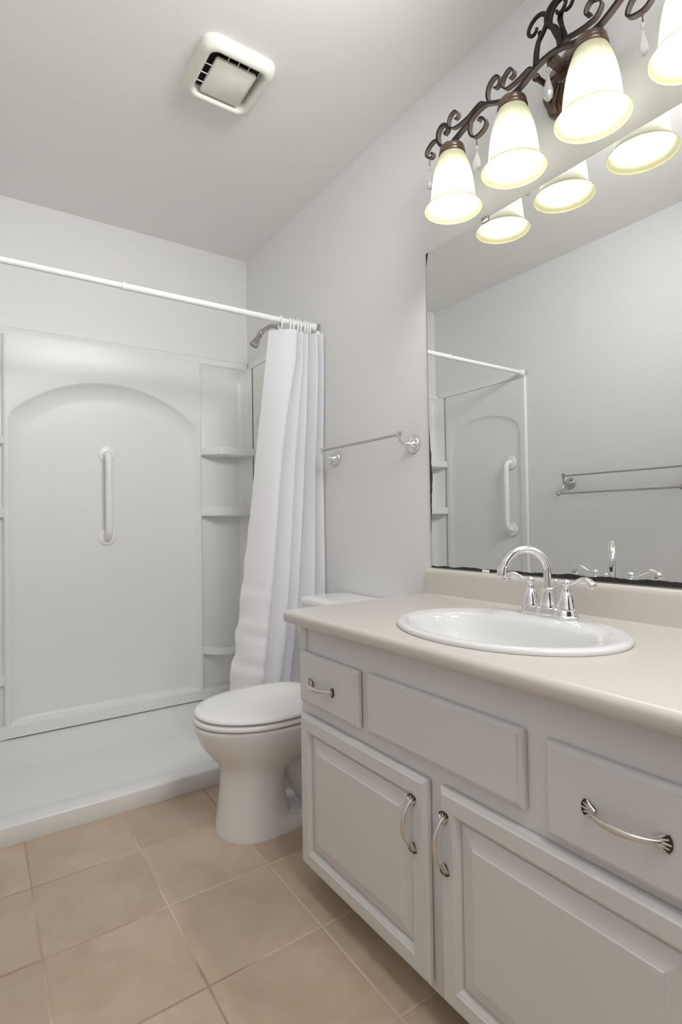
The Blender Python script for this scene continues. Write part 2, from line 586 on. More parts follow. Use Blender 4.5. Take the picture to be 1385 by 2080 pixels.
def side_panel(sgn):
    # sgn +1: right wall, -1: left wall
    xw = -0.0015 if sgn > 0 else -WX + 0.0015
    s = -1 if sgn > 0 else 1
    face = 0.020
    mb = arch_panel(2.498, 0.30, 0.16, 1.735, 0.60, 2.162, 2.83, 0.105, 1.93, 0.010, 0.05, 0.03,
                    lambda u_, z_, d_: (xw + s * (face - d_), u_, z_))
    # front return with a rounded edge and top flange
    pr = [(0.0, 2.154), (0.010, 2.1535), (0.016, 2.155), (0.0192, 2.158), (face, 2.162)]
    mb.loft([[(xw + s * a, b_, 0.07) for a, b_ in pr], [(xw + s * a, b_, 1.94) for a, b_ in pr]], False, False, False)
    pt = [(face, 1.928), (face, 1.94), (face - 0.006, 1.958), (0.012, 1.972), (0.0, 1.975)]
    mb.loft([[(xw + s * a, 2.150, b_) for a, b_ in pt], [(xw + s * a, 2.945, b_) for a, b_ in pt]], False, False, False)
    # strip below the arch and behind the shelf tower
    mb.box(min(xw, xw + s * face), max(xw, xw + s * face), 2.16, 2.83, 0.07, 0.107, 0.002)
    mb.box(min(xw, xw + s * 0.014), max(xw, xw + s * 0.014), 2.82, 2.94, 0.105, 1.94, 0.002)
    o = mb.build('shower_side_panel', 'acrylic', smooth=50, loc=(xw, 2.5, 0.1))
    lab = 'white shower side panel behind the bunched curtain on the right' if sgn > 0 else 'white shower side panel with arch on the left wall, seen in the mirror'
    return tag(o, lab, 'shower panel')
side_panel(1); side_panel(-1)

def tower(sgn):
    # corner niche with three shelves; drawn for the right corner, mirrored about the alcove's centre
    fx = (lambda x: x) if sgn > 0 else (lambda x: -WX - x)
    mb = MB()
    x0, x1 = -0.310, -0.0228
    a, b_ = sorted((fx(x0), fx(x1)))
    mb.box(a, b_, 2.926, 2.946, 0.104, 1.94, 0.001)
    # rounded cheek between the arched panel and the niche
    pr = [(x0 + 0.001, YB), (x0 + 0.0045, YB + 0.0010), (x0 + 0.0085, YB + 0.0045), (x0 + 0.0115, YB + 0.011), (x0 + 0.015, YB + 0.0265)]
    mb.loft([[(fx(p), q, 0.105) for p, q in pr], [(fx(p), q, 1.93) for p, q in pr]], False, False, False)
    # inner corner fillet of the niche
    pr = [(-0.075, 2.9265), (-0.062, 2.924), (-0.050, 2.916), (-0.034, 2.885), (-0.0228, 2.845)]
    mb.loft([[(fx(p), q, 0.105) for p, q in pr], [(fx(p), q, 1.93) for p, q in pr]], False, False, False)
    # soft ceiling of the niche
    pr = [(2.9265, 1.80), (2.925, 1.85), (2.920, 1.89), (2.911, 1.915), (YB + 0.003, 1.932)]
    mb.loft([[(fx(x0), q, p) for q, p in pr], [(fx(x1), q, p) for q, p in pr]], False, False, False)
    # foot of the niche on the pan
    mb.box(a, b_, 2.898, 2.94, 0.1, 0.158, 0.008)
    o = mb.build('corner_tower', 'acrylic', sur, smooth=50)
    for zt, zb, yf, xt in ((1.469, 1.424, 2.822, -0.222), (1.142, 1.092, 2.822, -0.222), (0.385, 0.342, 2.812, -0.213)):
        sh = MB()
        plan = [(-0.0228, 2.940), (-0.0228, yf), (xt + 0.012, yf), (xt, yf + 0.004), (xt - 0.06, yf + 0.058), (-0.302, YB + 0.006), (-0.308, YB + 0.016), (-0.308, 2.940)]
        lowp = [(-0.0228, 2.940), (-0.0228, yf + 0.01), (xt + 0.014, yf + 0.012), (xt + 0.006, yf + 0.016), (xt - 0.05, yf + 0.066), (-0.290, YB + 0.020), (-0.298, YB + 0.026), (-0.298, 2.940)]
        def ring(pl, z, i=0.0):
            cx = -0.13; cy = 2.90
            return [(fx(px + (cx - px) * i), py + (cy - py) * i if py < 2.935 else py, z) for px, py in pl]
        rs = [ring(lowp, zb), ring(plan, zb + 0.006), ring(plan, zt - 0.006), ring(plan, zt - 0.0015, 0.012), ring(plan, zt, 0.03)]
        # dished top
        rs.append(ring(plan, zt - 0.002, 0.10)); rs.append(ring(plan, zt - 0.004, 0.16))
        sh.loft(rs)
        sh.build('corner_shelf', 'acrylic', o, smooth=40)
tower(1); tower(-1)

# ------------------------------------------------------------------ grab bars
def grab_bar(base, nrm, z0, z1, label):
    """base: (x, y) on the panel, nrm: outward direction"""
    g = thing('grab_bar', label, 'grab bar', (base[0], base[1], z0), 'white grab bars in the shower')
    B = Vector((base[0], base[1], 0)); N = Vector((nrm[0], nrm[1], 0))
    off = 0.052
    pts = []
    R = 0.038
    pts.append(B + N * 0.0 + Vector((0, 0, z1)))
    pts.append(B + N * (off - R) + Vector((0, 0, z1)))
    for i in range(1, 9):
        a = PI / 2 * i / 8
        pts.append(B + N * (off - R + R * math.sin(a)) + Vector((0, 0, z1 - R + R * math.cos(a))))
    for i in range(0, 9):
        a = PI / 2 * i / 8
        pts.append(B + N * (off - R + R * math.cos(a)) + Vector((0, 0, z0 + R - R * math.sin(a))))
    pts.append(B + Vector((0, 0, z0)))
    MB().tube(pts, 0.0165, 18, up=(N.y, -N.x, 0)).build('bar', 'white_plastic', g)
    for z in (z0, z1):
        MB().lathe([(0.041, -0.001), (0.041, 0.004), (0.039, 0.007), (0.030, 0.010), (0.017, 0.012)], B + Vector((0, 0, z)), N, 32, True, True).build('flange', 'white_plastic', g)
    return g
grab_bar((-0.780, YB + 0.0345), (0, -1), 0.995, 1.41, 'white vertical grab bar in the centre of the arched back shower panel')
grab_bar((-WX + 0.0165, 2.27), (1, 0), 0.985, 1.41, 'white vertical grab bar seen in the mirror, on the left shower side panel')

# ------------------------------------------------------------------ shower rod, rings and curtain
RY, RZ = 2.168, 1.9576
rod = thing('shower_curtain_rod', 'white telescoping shower curtain rod spanning the shower opening', 'curtain rod', (-0.76, RY, RZ))
MB().tube([(-0.872, RY, RZ), (-0.03, RY, RZ)], 0.0130, 20).build('outer_tube', 'rod', rod)
MB().tube([(-WX + 0.03, RY, RZ), (-0.86, RY, RZ)], 0.0112, 20).build('inner_tube', 'rod', rod)
MB().lathe([(0.0155, -0.004), (0.0155, 0.006)], (-0.872, RY, RZ), (1, 0, 0), 20, True, True).build('joint_collar', 'rod', rod)
for xw, s in ((-0.0222, -1), (-WX + 0.0222, 1)):
    MB().lathe([(0.0195, 0), (0.0195, 0.008), (0.0175, 0.012), (0.0160, 0.02), (0.0155, 0.034)], (xw, RY, RZ), (s, 0, 0), 24, True, True).build('end_cap', 'rod', rod)

# rows of curtain folds: (z, left edge and the right ends of five visible folds)
ROWS = [(1.912, (-0.240, -0.128, -0.098, -0.066, -0.036, -0.010)),
        (1.78, (-0.252, -0.134, -0.100, -0.067, -0.030, -0.006)),
        (1.515, (-0.279, -0.184, -0.121, -0.072, -0.037, -0.008)),
        (1.177, (-0.315, -0.224, -0.147, -0.091, -0.051, -0.009)),
        (0.750, (-0.373, -0.267, -0.179, -0.124, -0.059, -0.010)),
        (0.520, (-0.406, -0.294, -0.200, -0.148, -0.082, -0.026)),
        (0.350, (-0.435, -0.313, -0.228, -0.176, -0.123, -0.060)),
        (0.16, (-0.470, -0.336, -0.262, -0.205, -0.150, -0.090))]
def row_at(z):
    for i in range(len(ROWS) - 1):
        z0, a = ROWS[i]; z1, b2 = ROWS[i + 1]
        if z <= z0 and z >= z1:
            t = (z0 - z) / (z0 - z1)
            return [p + (q - p) * t for p, q in zip(a, b2)]
    return list(ROWS[0][1] if z > ROWS[0][0] else ROWS[-1][1])
def curtain():
    zt, zb = 1.914, 0.16
    nz_ = 120
    grid = []
    for i in range(nz_ + 1):
        t = i / nz_
        z = zt + (zb - zt) * t
        e = row_at(z)
        amp = 0.050 + 0.018 * math.sin(t * 2.2)
        yc = RY + 0.004 + 0.024 * min(1, t * 3)
        ctl = []
        for k in range(5):
            xa, xb = e[k], e[k + 1]
            w_ = xb - xa
            am = amp * (0.85 + 0.2 * math.sin(k * 2.3 + 0.4)) * (1.0 if k == 0 else 0.8)
            sh = 0.034 * max(0, k - 2) / 2 * (1 if t < 0.75 else max(0, 1 - (t - 0.75) * 5))
            y0 = yc - sh
            ctl += [(xa + 0.003 * (k > 0), y0 + am * (0.75 if k == 0 else 0.5)), (xa + w_ * 0.20, y0 + am * 0.10), (xa + w_ * 0.48, y0 - am * 0.55), (xa + w_ * 0.74, y0 - am * 0.90),
                    (xa + w_ * 0.93, y0 - am * 0.86), (xb, y0 - am * 0.40)]
            if k < 4:
                ctl.append((xb - min(0.006, w_ * 0.2), y0 + am * 0.30))
        pts = smooth_path([(x_, y_, 0) for x_, y_ in ctl], 5)
        row = []
        for j, p in enumerate(pts):
            s = j / (len(pts) - 1)
            # packing creases near the free edge of the lower half
            w = max(0.0, min(1.0, (0.24 - s) / 0.18)) * min(1, max(0, (t - 0.45) * 3))
            cr_ = 0.0035 * w * (math.sin(z * 58 + s * 9) + 0.7 * math.sin(z * 97 + s * 21 + 1.3))
            ex = 0.006 * w * math.sin(z * 40 + 0.5) * (1 - min(1, s / 0.05))
            row.append((min(p.x + ex, -0.004 if p.y < 2.147 else -0.0245), p.y + cr_, z))
        grid.append(row)
    return MB().loft(grid, False, False, False)
cur = thing('shower_curtain', 'white fabric shower curtain bunched at the right end of the white rod', 'shower curtain', (-0.2, RY, 0.16))
curtain().build('curtain_panel', 'curtain', cur, smooth=60)

GX = [-0.200, -0.152, -0.133, -0.114, -0.096, -0.078, -0.062, -0.047]
ring_proto = None
RL = ['white plastic curtain ring hooked through the eyelet nearest the free curtain edge',
      'white curtain ring second from the free curtain edge on the rod',
      'white curtain ring third from the free curtain edge on the rod',
      'white curtain ring fourth from the free curtain edge on the rod',
      'white curtain ring fourth from the wall on the rod',
      'white curtain ring third from the wall on the rod',
      'white curtain ring second from the wall on the rod',
      'white curtain ring nearest the right wall on the rod']
for i, gx in enumerate(GX):
    tilt = 0.12 if i == 0 else 0.3 + 0.35 * ((i * 37) % 5) / 5
    R = 0.0285
    pts = []
    for j in range(29):
        a = 2 * PI * j / 28
        pts.append((0.010 * math.sin(a) * tilt * 2, R * 0.78 * math.sin(a), -0.0135 + R * math.cos(a) * 1.08))
    mb = MB().tube(pts, 0.0042, 8, up=(1, 0, 0))
    o = mb.build('curtain_ring', 'white_plastic')
    o.location = (gx, RY + 0.002, RZ)
    tag(o, RL[i], 'curtain ring', 'white curtain rings on the shower rod')
mb = MB().lathe([(0.0045, 0.002), (0.0085, 0.0025), (0.0085, -0.001), (0.0045, -0.001)], (-0.200, RY + 0.006, 1.906), (0, -1, 0), 20)
mb.build('eyelet', 'nickel', cur)

# ------------------------------------------------------------------ shower head and valve
shd = thing('showerhead', 'small chrome shower head on a bent arm, high on the right shower wall', 'shower head', (0, 2.55, 2.07))
arm = smooth_path([(-0.001, 2.55, 2.075), (-0.03, 2.55, 2.078), (-0.055, 2.55, 2.072), (-0.080, 2.55, 2.054), (-0.104, 2.55, 2.034)], 6)
MB().tube(arm, 0.0105, 16).build('arm', 'nickel', shd)
MB().lathe([(0.028, 0.0), (0.028, 0.003), (0.022, 0.010), (0.012, 0.014)], (-0.001, 2.55, 2.075), (-1, 0, 0), 24, True, True).build('flange', 'nickel', shd)
dv_ = Vector((-0.045, 0, -0.078)).normalized()
MB().sphere((-0.109, 2.55, 2.029), 0.014, 14).lathe([(0.0125, -0.004), (0.0135, 0.002), (0.0125, 0.008)], (-0.100, 2.55, 2.037), (-0.76, 0, -0.64), 8, True, True).build('ball_joint', 'nickel', shd)
b0 = Vector((-0.113, 2.55, 2.020))
MB().lathe([(0.012, 0.0), (0.0165, 0.006), (0.0165, 0.012), (0.0125, 0.016), (0.0225, 0.062), (0.0245, 0.066), (0.0245, 0.071), (0.0200, 0.072), (0.0190, 0.068)], b0, dv_, 24, True, True).build('spray_head', 'nickel', shd)
MB().tube([b0 + dv_ * 0.009 + Vector((0, -0.024, 0)), b0 + dv_ * 0.009 + Vector((0, 0.024, 0))], 0.004, 8).build('lever', 'nickel', shd)

vlv = thing('shower_valve', 'dark-rimmed round shower valve on the right shower wall, mostly behind the curtain', 'shower valve', (-0.016, 2.62, 1.19))
MB().lathe([(0.088, 0.0), (0.088, 0.004), (0.080, 0.010), (0.034, 0.014), (0.030, 0.030), (0.026, 0.052)], (-0.016, 2.62, 1.19), (-1, 0, 0), 40, True, True).build('escutcheon', 'nickel', vlv)
MB().tube([(-0.055, 2.62, 1.19), (-0.058, 2.62, 1.155), (-0.062, 2.62, 1.105)], [0.012, 0.010, 0.008], 12, flat=0.7).build('handle', 'nickel', vlv)

# ------------------------------------------------------------------ exhaust fan on the ceiling
fan = thing('exhaust_fan', 'cream white square exhaust fan grille on the ceiling', 'exhaust fan', (-0.617, 1.738, CH))
FX0, FX1, FY0, FY1 = -0.752, -0.494, 1.600, 1.872
def fr(i, z, r):
    return [(px, py, z) for px, py in rrect(FX0 + i, FX1 - i, FY0 + i, FY1 - i, r, 8)]
h = 0.034
rings = [fr(0.0, CH, 0.05), fr(0.0, CH - 0.008, 0.05), fr(0.006, CH - 0.022, 0.047), fr(0.014, CH - 0.031, 0.042), fr(0.024, CH - h, 0.036),
         fr(0.030, CH - h + 0.0008, 0.031), fr(0.034, CH - h + 0.005, 0.028), fr(0.039, CH - 0.006, 0.024), fr(0.040, CH - 0.0012, 0.023)]
MB().loft(rings, True, False, False).build('frame', 'fan', fan, smooth=45)
MB().box(FX0 + 0.045, FX1 - 0.045, FY0 + 0.045, FY1 - 0.045, CH - 0.0022, CH - 0.0008).build('cavity', 'dark', fan)
mb = MB()
gx0, gx1, gy0, gy1 = FX0 + 0.060, FX1 - 0.056, FY0 + 0.064, FY1 - 0.046
rr_ = lambda i, z: [(px, py, z) for px, py in rrect(gx0 + i, gx1 - i, gy0 + i, gy1 - i, 0.010, 5)]
mb.loft([rr_(0, CH - 0.016), rr_(0, CH - 0.0235), rr_(0.003, CH - 0.026)])
mb.build('grille_plate', 'fan', fan, smooth=40)
for k in range(1, 4):
    yy = gy0 + (gy1 - gy0) * k / 4
    MB().box(FX0 + 0.036, gx0 + 0.004, yy - 0.0011, yy + 0.0011, CH - 0.0225, CH - 0.0195).build('rib', 'fan', fan)
    xx = gx0 + (gx1 - gx0) * k / 4
    MB().box(xx - 0.0011, xx + 0.0011, FY0 + 0.036, gy0 + 0.004, CH - 0.0225, CH - 0.0195).build('rib', 'fan', fan)
# ------------------------------------------------------------------ towel bar on the right wall
def rosette(mb, p, nrm):
    mb.lathe([(0.031, 0.0), (0.031, 0.004), (0.029, 0.007), (0.026, 0.0085), (0.017, 0.010), (0.013, 0.016), (0.0085, 0.032), (0.006, 0.044)], p, nrm, 32, True, True)
tb = thing('towel_bar', 'chrome towel bar with two round wall plates, left of the mirror', 'towel bar', (0, 1.78, 1.34))
for yy in (1.522, 2.036):
    mb = MB()
    rosette(mb, (-0.0012, yy, 1.334), (-1, 0, 0))
    ps = smooth_path([(-0.040, yy, 1.334), (-0.056, yy, 1.334), (-0.067, yy, 1.341), (-0.071, yy, 1.354), (-0.071, yy, 1.366)], 5)
    mb.tube(ps, 0.0052, 12)
    mb.lathe([(0.0060, 0.0), (0.0095, 0.006), (0.0105, 0.018), (0.0115, 0.022), (0.0115, 0.025), (0.006, 0.027)], (-0.071, yy, 1.352), (0, 0, 1), 20, True, True)
    mb.build('post', 'chrome', tb)
MB().tube([(-0.071, 1.522, 1.366), (-0.071, 2.036, 1.366)], 0.0052, 14).build('bar', 'nickel', tb)

# double towel rack on the left wall, seen in the mirror
tr_ = thing('towel_rack', 'chrome double towel rack on the left wall, seen in the mirror', 'towel rack', (-WX, 1.56, 1.25))
for yy in (1.872, 1.222):
    s = 1 if yy > 1.5 else -1
    mb = MB()
    rosette(mb, (-WX + 0.0012, yy, 1.251), (1, 0, 0))
    top = (-WX + 0.066, yy + 0.0 * s, 1.292); lowp = (-WX + 0.118, yy, 1.190)
    mb.tube(smooth_path([(-WX + 0.04, yy, 1.251), (-WX + 0.058, yy, 1.256), (-WX + 0.066, yy, 1.272), top], 5), 0.005, 10)
    mb.tube(smooth_path([(-WX + 0.064, yy, 1.268), (-WX + 0.068, yy, 1.235), (-WX + 0.085, yy, 1.205), lowp], 5), 0.0045, 10)
    mb.lathe([(0.006, -0.012), (0.0095, -0.004), (0.0110, 0.008), (0.0115, 0.012), (0.005, 0.014)], top, (0, 0, 1), 16, True, True)
    mb.sphere(lowp, 0.0125, 14)
    mb.build('post', 'nickel', tr_)
MB().tube([(-WX + 0.066, 1.222, 1.292), (-WX + 0.066, 1.872, 1.292)], 0.005, 12).build('bar', 'nickel', tr_)
MB().tube([(-WX + 0.118, 1.222, 1.190), (-WX + 0.118, 1.872, 1.190)], 0.005, 12).build('bar', 'nickel', tr_)

# ------------------------------------------------------------------ mirror
mir = thing('wall_mirror', 'large frameless wall mirror with blackened lower edge above the backsplash', 'mirror', (0, 0.847, MZ0))
mb = MB()
mb.box(-0.006, -0.001, MY0, MY1, MZ0, MZ1)
o = mb.build('glass', ['mirror', 'mirror_edge'], mir, smooth=0)
me = o.data
for p in me.polygons:
    p.material_index = 0 if p.normal.x < -0.9 or p.normal.x > 0.9 else 1
for yy, zz, s in ((1.163, MZ1, 1), (0.53, MZ1, 1), (1.188, MZ0, -1), (0.50, MZ0, -1)):
    mb = MB()
    z0, z1 = (zz - 0.012, zz + 0.005) if s > 0 else (zz - 0.003, zz + 0.006)
    mb.box(-0.0105, -0.0062, yy - 0.014, yy + 0.014, z0, z1, 0.0015)
    if s > 0:
        mb.box(-0.0105, -0.001, yy - 0.014, yy + 0.014, zz + 0.0005, z1, 0.001)
    mb.build('mirror_clip', 'nickel' if s > 0 else 'white_plastic', mir)

# ------------------------------------------------------------------ vanity cabinet
VY0, VY1 = 0.290, 1.415        # cabinet sides
FX = -0.555                    # face frame front
DX = -0.5752                   # door front
van = thing('vanity_cabinet', 'white painted vanity cabinet with raised panel doors under the cream counter', 'vanity', (-0.3, 0.85, 0))
mb = MB()
for ya, yb in ((VY1 - 0.016, VY1 - 0.0005), (VY0 + 0.0005, VY0 + 0.016)):
    mb.box(-0.540, -0.004, ya, yb, 0.062, 0.7605)
    mb.box(-0.466, -0.004, ya, yb, 0.0, 0.062)
mb.box(-0.540, -0.004, VY0 + 0.016, VY1 - 0.016, 0.062, 0.08)
mb.box(-0.478, -0.466, VY0 + 0.016, VY1 - 0.016, 0.0, 0.062)
mb.box(-0.016, -0.004, VY0 + 0.016, VY1 - 0.016, 0.08, 0.7605)
mb.build('carcass', 'cabinet', van, smooth=0)
mb = MB()
mb.box(FX, -0.538, VY0, VY1, 0.060, 0.7608, 0.0015)
mb.build('face_frame', 'cabinet', van, smooth=30)
mb = MB()
mb.box(FX - 0.0035, FX + 0.002, VY1 - 0.034, VY1 - 0.001, 0.682, 0.7600, 0.001)
mb.build('corner_stile', 'cabinet', van, smooth=30)

def rect_ring(y0, y1, z0, z1, i, x):
    return [(x, y0 + i, z0 + i), (x, y1 - i, z0 + i), (x, y1 - i, z1 - i), (x, y0 + i, z1 - i)]
def slab(y0, y1, z0, z1):
    """drawer front with a stepped edge"""
    r = [rect_ring(y0, y1, z0, z1, 0.0, FX - 0.0035), rect_ring(y0, y1, z0, z1, 0.0, DX + 0.009), rect_ring(y0, y1, z0, z1, 0.002, DX + 0.0065),
         rect_ring(y0, y1, z0, z1, 0.008, DX + 0.0035), rect_ring(y0, y1, z0, z1, 0.0095, DX + 0.0018), rect_ring(y0, y1, z0, z1, 0.0105, DX)]
    return MB().loft(r)
def door(y0, y1, z0, z1):
    """frame and raised panel door"""
    r = [rect_ring(y0, y1, z0, z1, 0.0, FX - 0.0035), rect_ring(y0, y1, z0, z1, 0.0, DX + 0.009), rect_ring(y0, y1, z0, z1, 0.002, DX + 0.0065),
         rect_ring(y0, y1, z0, z1, 0.008, DX + 0.0035), rect_ring(y0, y1, z0, z1, 0.0095, DX + 0.0018), rect_ring(y0, y1, z0, z1, 0.0105, DX),
         rect_ring(y0, y1, z0, z1, 0.040, DX), rect_ring(y0, y1, z0, z1, 0.0415, DX + 0.002), rect_ring(y0, y1, z0, z1, 0.046, DX + 0.004),
         rect_ring(y0, y1, z0, z1, 0.050, DX + 0.0085), rect_ring(y0, y1, z0, z1, 0.0512, DX + 0.0115), rect_ring(y0, y1, z0, z1, 0.0520, DX + 0.0160), rect_ring(y0, y1, z0, z1, 0.0545, DX + 0.0160), rect_ring(y0, y1, z0, z1, 0.056, DX + 0.0122),
         rect_ring(y0, y1, z0, z1, 0.061, DX + 0.0105), rect_ring(y0, y1, z0, z1, 0.088, DX + 0.0035), rect_ring(y0, y1, z0, z1, 0.090, DX + 0.0015)]
    return MB().loft(r)
def pull(L, c, vertical):
    """arched bar pull with leaf-shaped feet; c = (y, z) of its middle"""
    mb = MB()
    def P(a, b_, x):      # a along, b across
        return (x, c[0] + b_, c[1] + a) if vertical else (x, c[0] - a, c[1] + b_)
    path = []; rad = []; fl = []
    for i in range(25):
        t = -1 + 2 * i / 24
        a = t * L / 2 * 0.93
        hgt = 0.026 * (1 - abs(t) ** 2.4) + 0.003
        path.append(P(a, 0.0, DX - hgt))
        rad.append(0.0030 + 0.0028 * math.cos(t * PI / 2) ** 2)
        fl.append(0.62 + 0.0 * t)
    mb.tube(path, rad, 12, flat=[0.6] * 25, up=(0, 1, 0) if vertical else (0, 0, 1))
    for s in (-1, 1):
        a0 = s * L / 2
        # dark backing of the leaf
        mb.cur = 1
        base = [P(a0 - s * 0.016, 0.004, 0), P(a0 + s * 0.002, 0.0125, 0), P(a0 + s * 0.006, 0.006, 0), P(a0 + s * 0.0065, 0.0, 0), P(a0 + s * 0.006, -0.006, 0), P(a0 + s * 0.002, -0.0125, 0), P(a0 - s * 0.016, -0.004, 0)]
        mb.loft([[(DX - 0.0006, q[1], q[2]) for q in base], [(DX - 0.0035, q[1], q[2]) for q in base]])
        mb.cur = 0
        # fan of five leaf lobes
        for k in range(-2, 3):
            ang = k * 0.33
            ra = 0.022 - 0.002 * abs(k)
            p0 = P(a0 - s * 0.018, 0.0010 * k, DX - 0.0060)
            p1 = P(a0 - s * 0.018 + s * ra * 0.55 * math.cos(ang), ra * 0.55 * math.sin(ang), DX - 0.0050)
            p2 = P(a0 - s * 0.018 + s * ra * math.cos(ang) * 1.08, ra * math.sin(ang) * 1.05, DX - 0.0025)
            mb.tube([p0, p1, p2], [0.0017, 0.0023, 0.0016], 8, flat=0.9)
    return mb

parts = [('drawer', slab(1.1140, 1.3985, 0.540, 0.682), (1.275, 0.605), 0.112, False, 'narrow drawer front with pull at the left end'),
         ('false_front', slab(0.6260, 1.0760, 0.545, 0.686), None, 0, False, 'plain panel without a pull below the sink'),
         ('drawer', slab(0.3050, 0.5820, 0.526, 0.683), (0.4435, 0.6045), 0.122, False, 'drawer front with pull at the right end'),
         ('door', door(0.8720, 1.3985, 0.0780, 0.5050), (0.9125, 0.400), 0.112, True, 'left raised panel door'),
         ('door', door(0.3050, 0.8345, 0.0760, 0.5090), (0.8165, 0.402), 0.114, True, 'right raised panel door')]
for nm, mb, hc, L, vert, lb in parts:
    o = mb.build(nm, 'cabinet', van, smooth=20)
    o['label'] = lb
    if hc:
        hd = pull(L, hc, vert).build('handle', ['silver', 'antique'], o, smooth=40)
        hd['label'] = 'satin silver arched pull with dark leaf feet'

# ------------------------------------------------------------------ countertop with backsplash
CY0, CY1, CXF = 0.245, 1.452, -0.602
ZC, ZCB = 0.7974, 0.7610
SX, SY, SA, SB = -0.340, 0.852, 0.216, 0.284      # sink centre and half axes
NR = 14
def cring(i, z):
    return [(px, py, z) for px, py in rrect(CXF + i, -0.002, CY0 + i, CY1 - i, max(0.022 - i * 0.4, 0.004), 6)]
def dense(ring):
    out = []
    k = len(ring)
    for a in range(k):
        p = Vector(ring[a]); q = Vector(ring[(a + 1) % k])
        L = (q - p).length
        m_ = 16 if L > 0.3 else 1
        for s in range(m_):
            out.append(tuple(p.lerp(q, s / m_)))
    return out
R_ = 0.015
prof = [(0.012, ZCB), (0.004, ZCB + 0.003), (0.0, ZCB + 0.010), (0.0, ZC - R_)]
for i in range(1, 8):
    a = PI / 2 * i / 7
    prof.append((R_ - R_ * math.cos(a), ZC - R_ + R_ * math.sin(a)))
rings = []
for i, z in prof:
    rings.append(dense(cring(i, z)))
# same sample count in every ring: use the flat ring as master for subdivision
mb = MB()
hole_s = 0.93
def ell(p, z, s):
    a = math.atan2((p[1] - SY) / SB, (p[0] - SX) / SA)
    return (SX + SA * s * math.cos(a), SY + SB * s * math.sin(a), z)
top_hole = [ell(p, ZC, hole_s) for p in rings[-1]]
bot_hole = [ell(p, ZCB, hole_s) for p in rings[-1]]
mb.loft([bot_hole] + rings + [top_hole, bot_hole], True, False, False)
ctr = thing('countertop', 'cream laminate countertop with rounded front edge on the white vanity', 'countertop', (-0.3, 0.85, ZCB))
o = mb.build('counter_slab', 'laminate', ctr, smooth=40)
mb = MB()
pr = [(-0.0012, ZC - 0.001), (-0.0200, ZC - 0.001), (-0.0200, 0.868), (-0.0190, 0.876), (-0.0155, 0.8820), (-0.011, 0.8845), (-0.0012, 0.8845)]
ends = []
for yy, i in ((CY0, 0.004), (CY0 + 0.003, 0.0), (CY1 + 0.001, 0.0), (CY1 + 0.004, 0.004)):
    ends.append([(x_ + (i if x_ < -0.01 else 0), yy, z_ - (i if z_ > 0.86 else 0)) for x_, z_ in pr])
mb.loft(ends)
mb.build('backsplash', 'laminate', ctr, smooth=40)

# ------------------------------------------------------------------ sink
NS = 72
def sring(s, z, dx=0.0):
    return [(SX + dx + SA * s * math.cos(2 * PI * j / NS), SY + SB * s * math.sin(2 * PI * j / NS), z) for j in range(NS)]
def basin(ax_f, ax_b, ay, z, ex=2.5, cx=-0.362):
    out = []
    for j in range(NS):
        a = 2 * PI * j / NS
        c, s = math.cos(a), math.sin(a)
        c2 = math.copysign(abs(c) ** (2 / ex), c); s2 = math.copysign(abs(s) ** (2 / ex), s)
        out.append((cx + (ax_b if c > 0 else ax_f) * c2, SY + ay * s2, z))
    return out
Z0 = ZC
rings = [sring(0.962, Z0 + 0.0004), sring(0.992, Z0 + 0.0006), sring(1.0, Z0 + 0.005), sring(0.993, Z0 + 0.0100), sring(0.972, Z0 + 0.0128), sring(0.94, Z0 + 0.0132),
         sring(0.90, Z0 + 0.0118),
         basin(0.158, 0.146, 0.236, Z0 + 0.0088), basin(0.153, 0.141, 0.230, Z0 + 0.0050), basin(0.149, 0.136, 0.224, Z0 - 0.005),
         basin(0.144, 0.131, 0.214, Z0 - 0.03), basin(0.130, 0.118, 0.188, Z0 - 0.085), basin(0.108, 0.100, 0.150, Z0 - 0.118, 2.2),
         basin(0.07, 0.07, 0.085, Z0 - 0.133, 2.0), basin(0.022, 0.022, 0.022, Z0 - 0.137, 2.0)]
snk = thing('sink', 'white oval drop-in sink set in the cream countertop', 'sink', (SX, SY, ZC))
mb = MB().loft(rings, True, False, False)
mb.build('basin', 'sink', snk, smooth=60)
MB().lathe([(0.0225, 0.001), (0.0215, 0.003), (0.016, 0.0025), (0.014, 0.0)], (-0.362, SY, Z0 - 0.138), (0, 0, 1), 24, False, True).build('drain', 'chrome', snk)

# ------------------------------------------------------------------ faucet
FCX, FCY, FZ = -0.155, 0.860, ZC + 0.0122
fau = thing('faucet', 'chrome two-handle faucet with a high arched spout behind the sink', 'faucet', (FCX, FCY, FZ))
def lobes(sx_, sy_, z):
    out = []
    N_ = 64
    for j in range(N_):
        a = 2 * PI * j / N_
        yy = 0.079 * math.copysign(abs(math.sin(a)) ** 0.8, math.sin(a))
        w = 0.0275 + 0.0035 * math.cos(2 * PI * yy / 0.0515)
        # round ends
        k = max(0.0, (abs(yy) - 0.052) / 0.027)
        w *= math.sqrt(max(0.0, 1 - k * k)) if k < 1 else 0.0
        out.append((FCX + math.copysign(1, math.cos(a)) * w * sx_ if abs(math.cos(a)) > 1e-6 else FCX, FCY + yy * sy_, z))
    return out
mb = MB().loft([lobes(1.0, 1.0, FZ - 0.0036), lobes(1.03, 1.01, FZ), lobes(1.03, 1.01, FZ + 0.003), lobes(0.97, 0.985, FZ + 0.0045), lobes(0.94, 0.975, FZ + 0.010),
                lobes(0.86, 0.945, FZ + 0.0185), lobes(0.84, 0.935, FZ + 0.0205), lobes(0.70, 0.9, FZ + 0.0215)])
mb.build('base', 'chrome', fau, smooth=50)
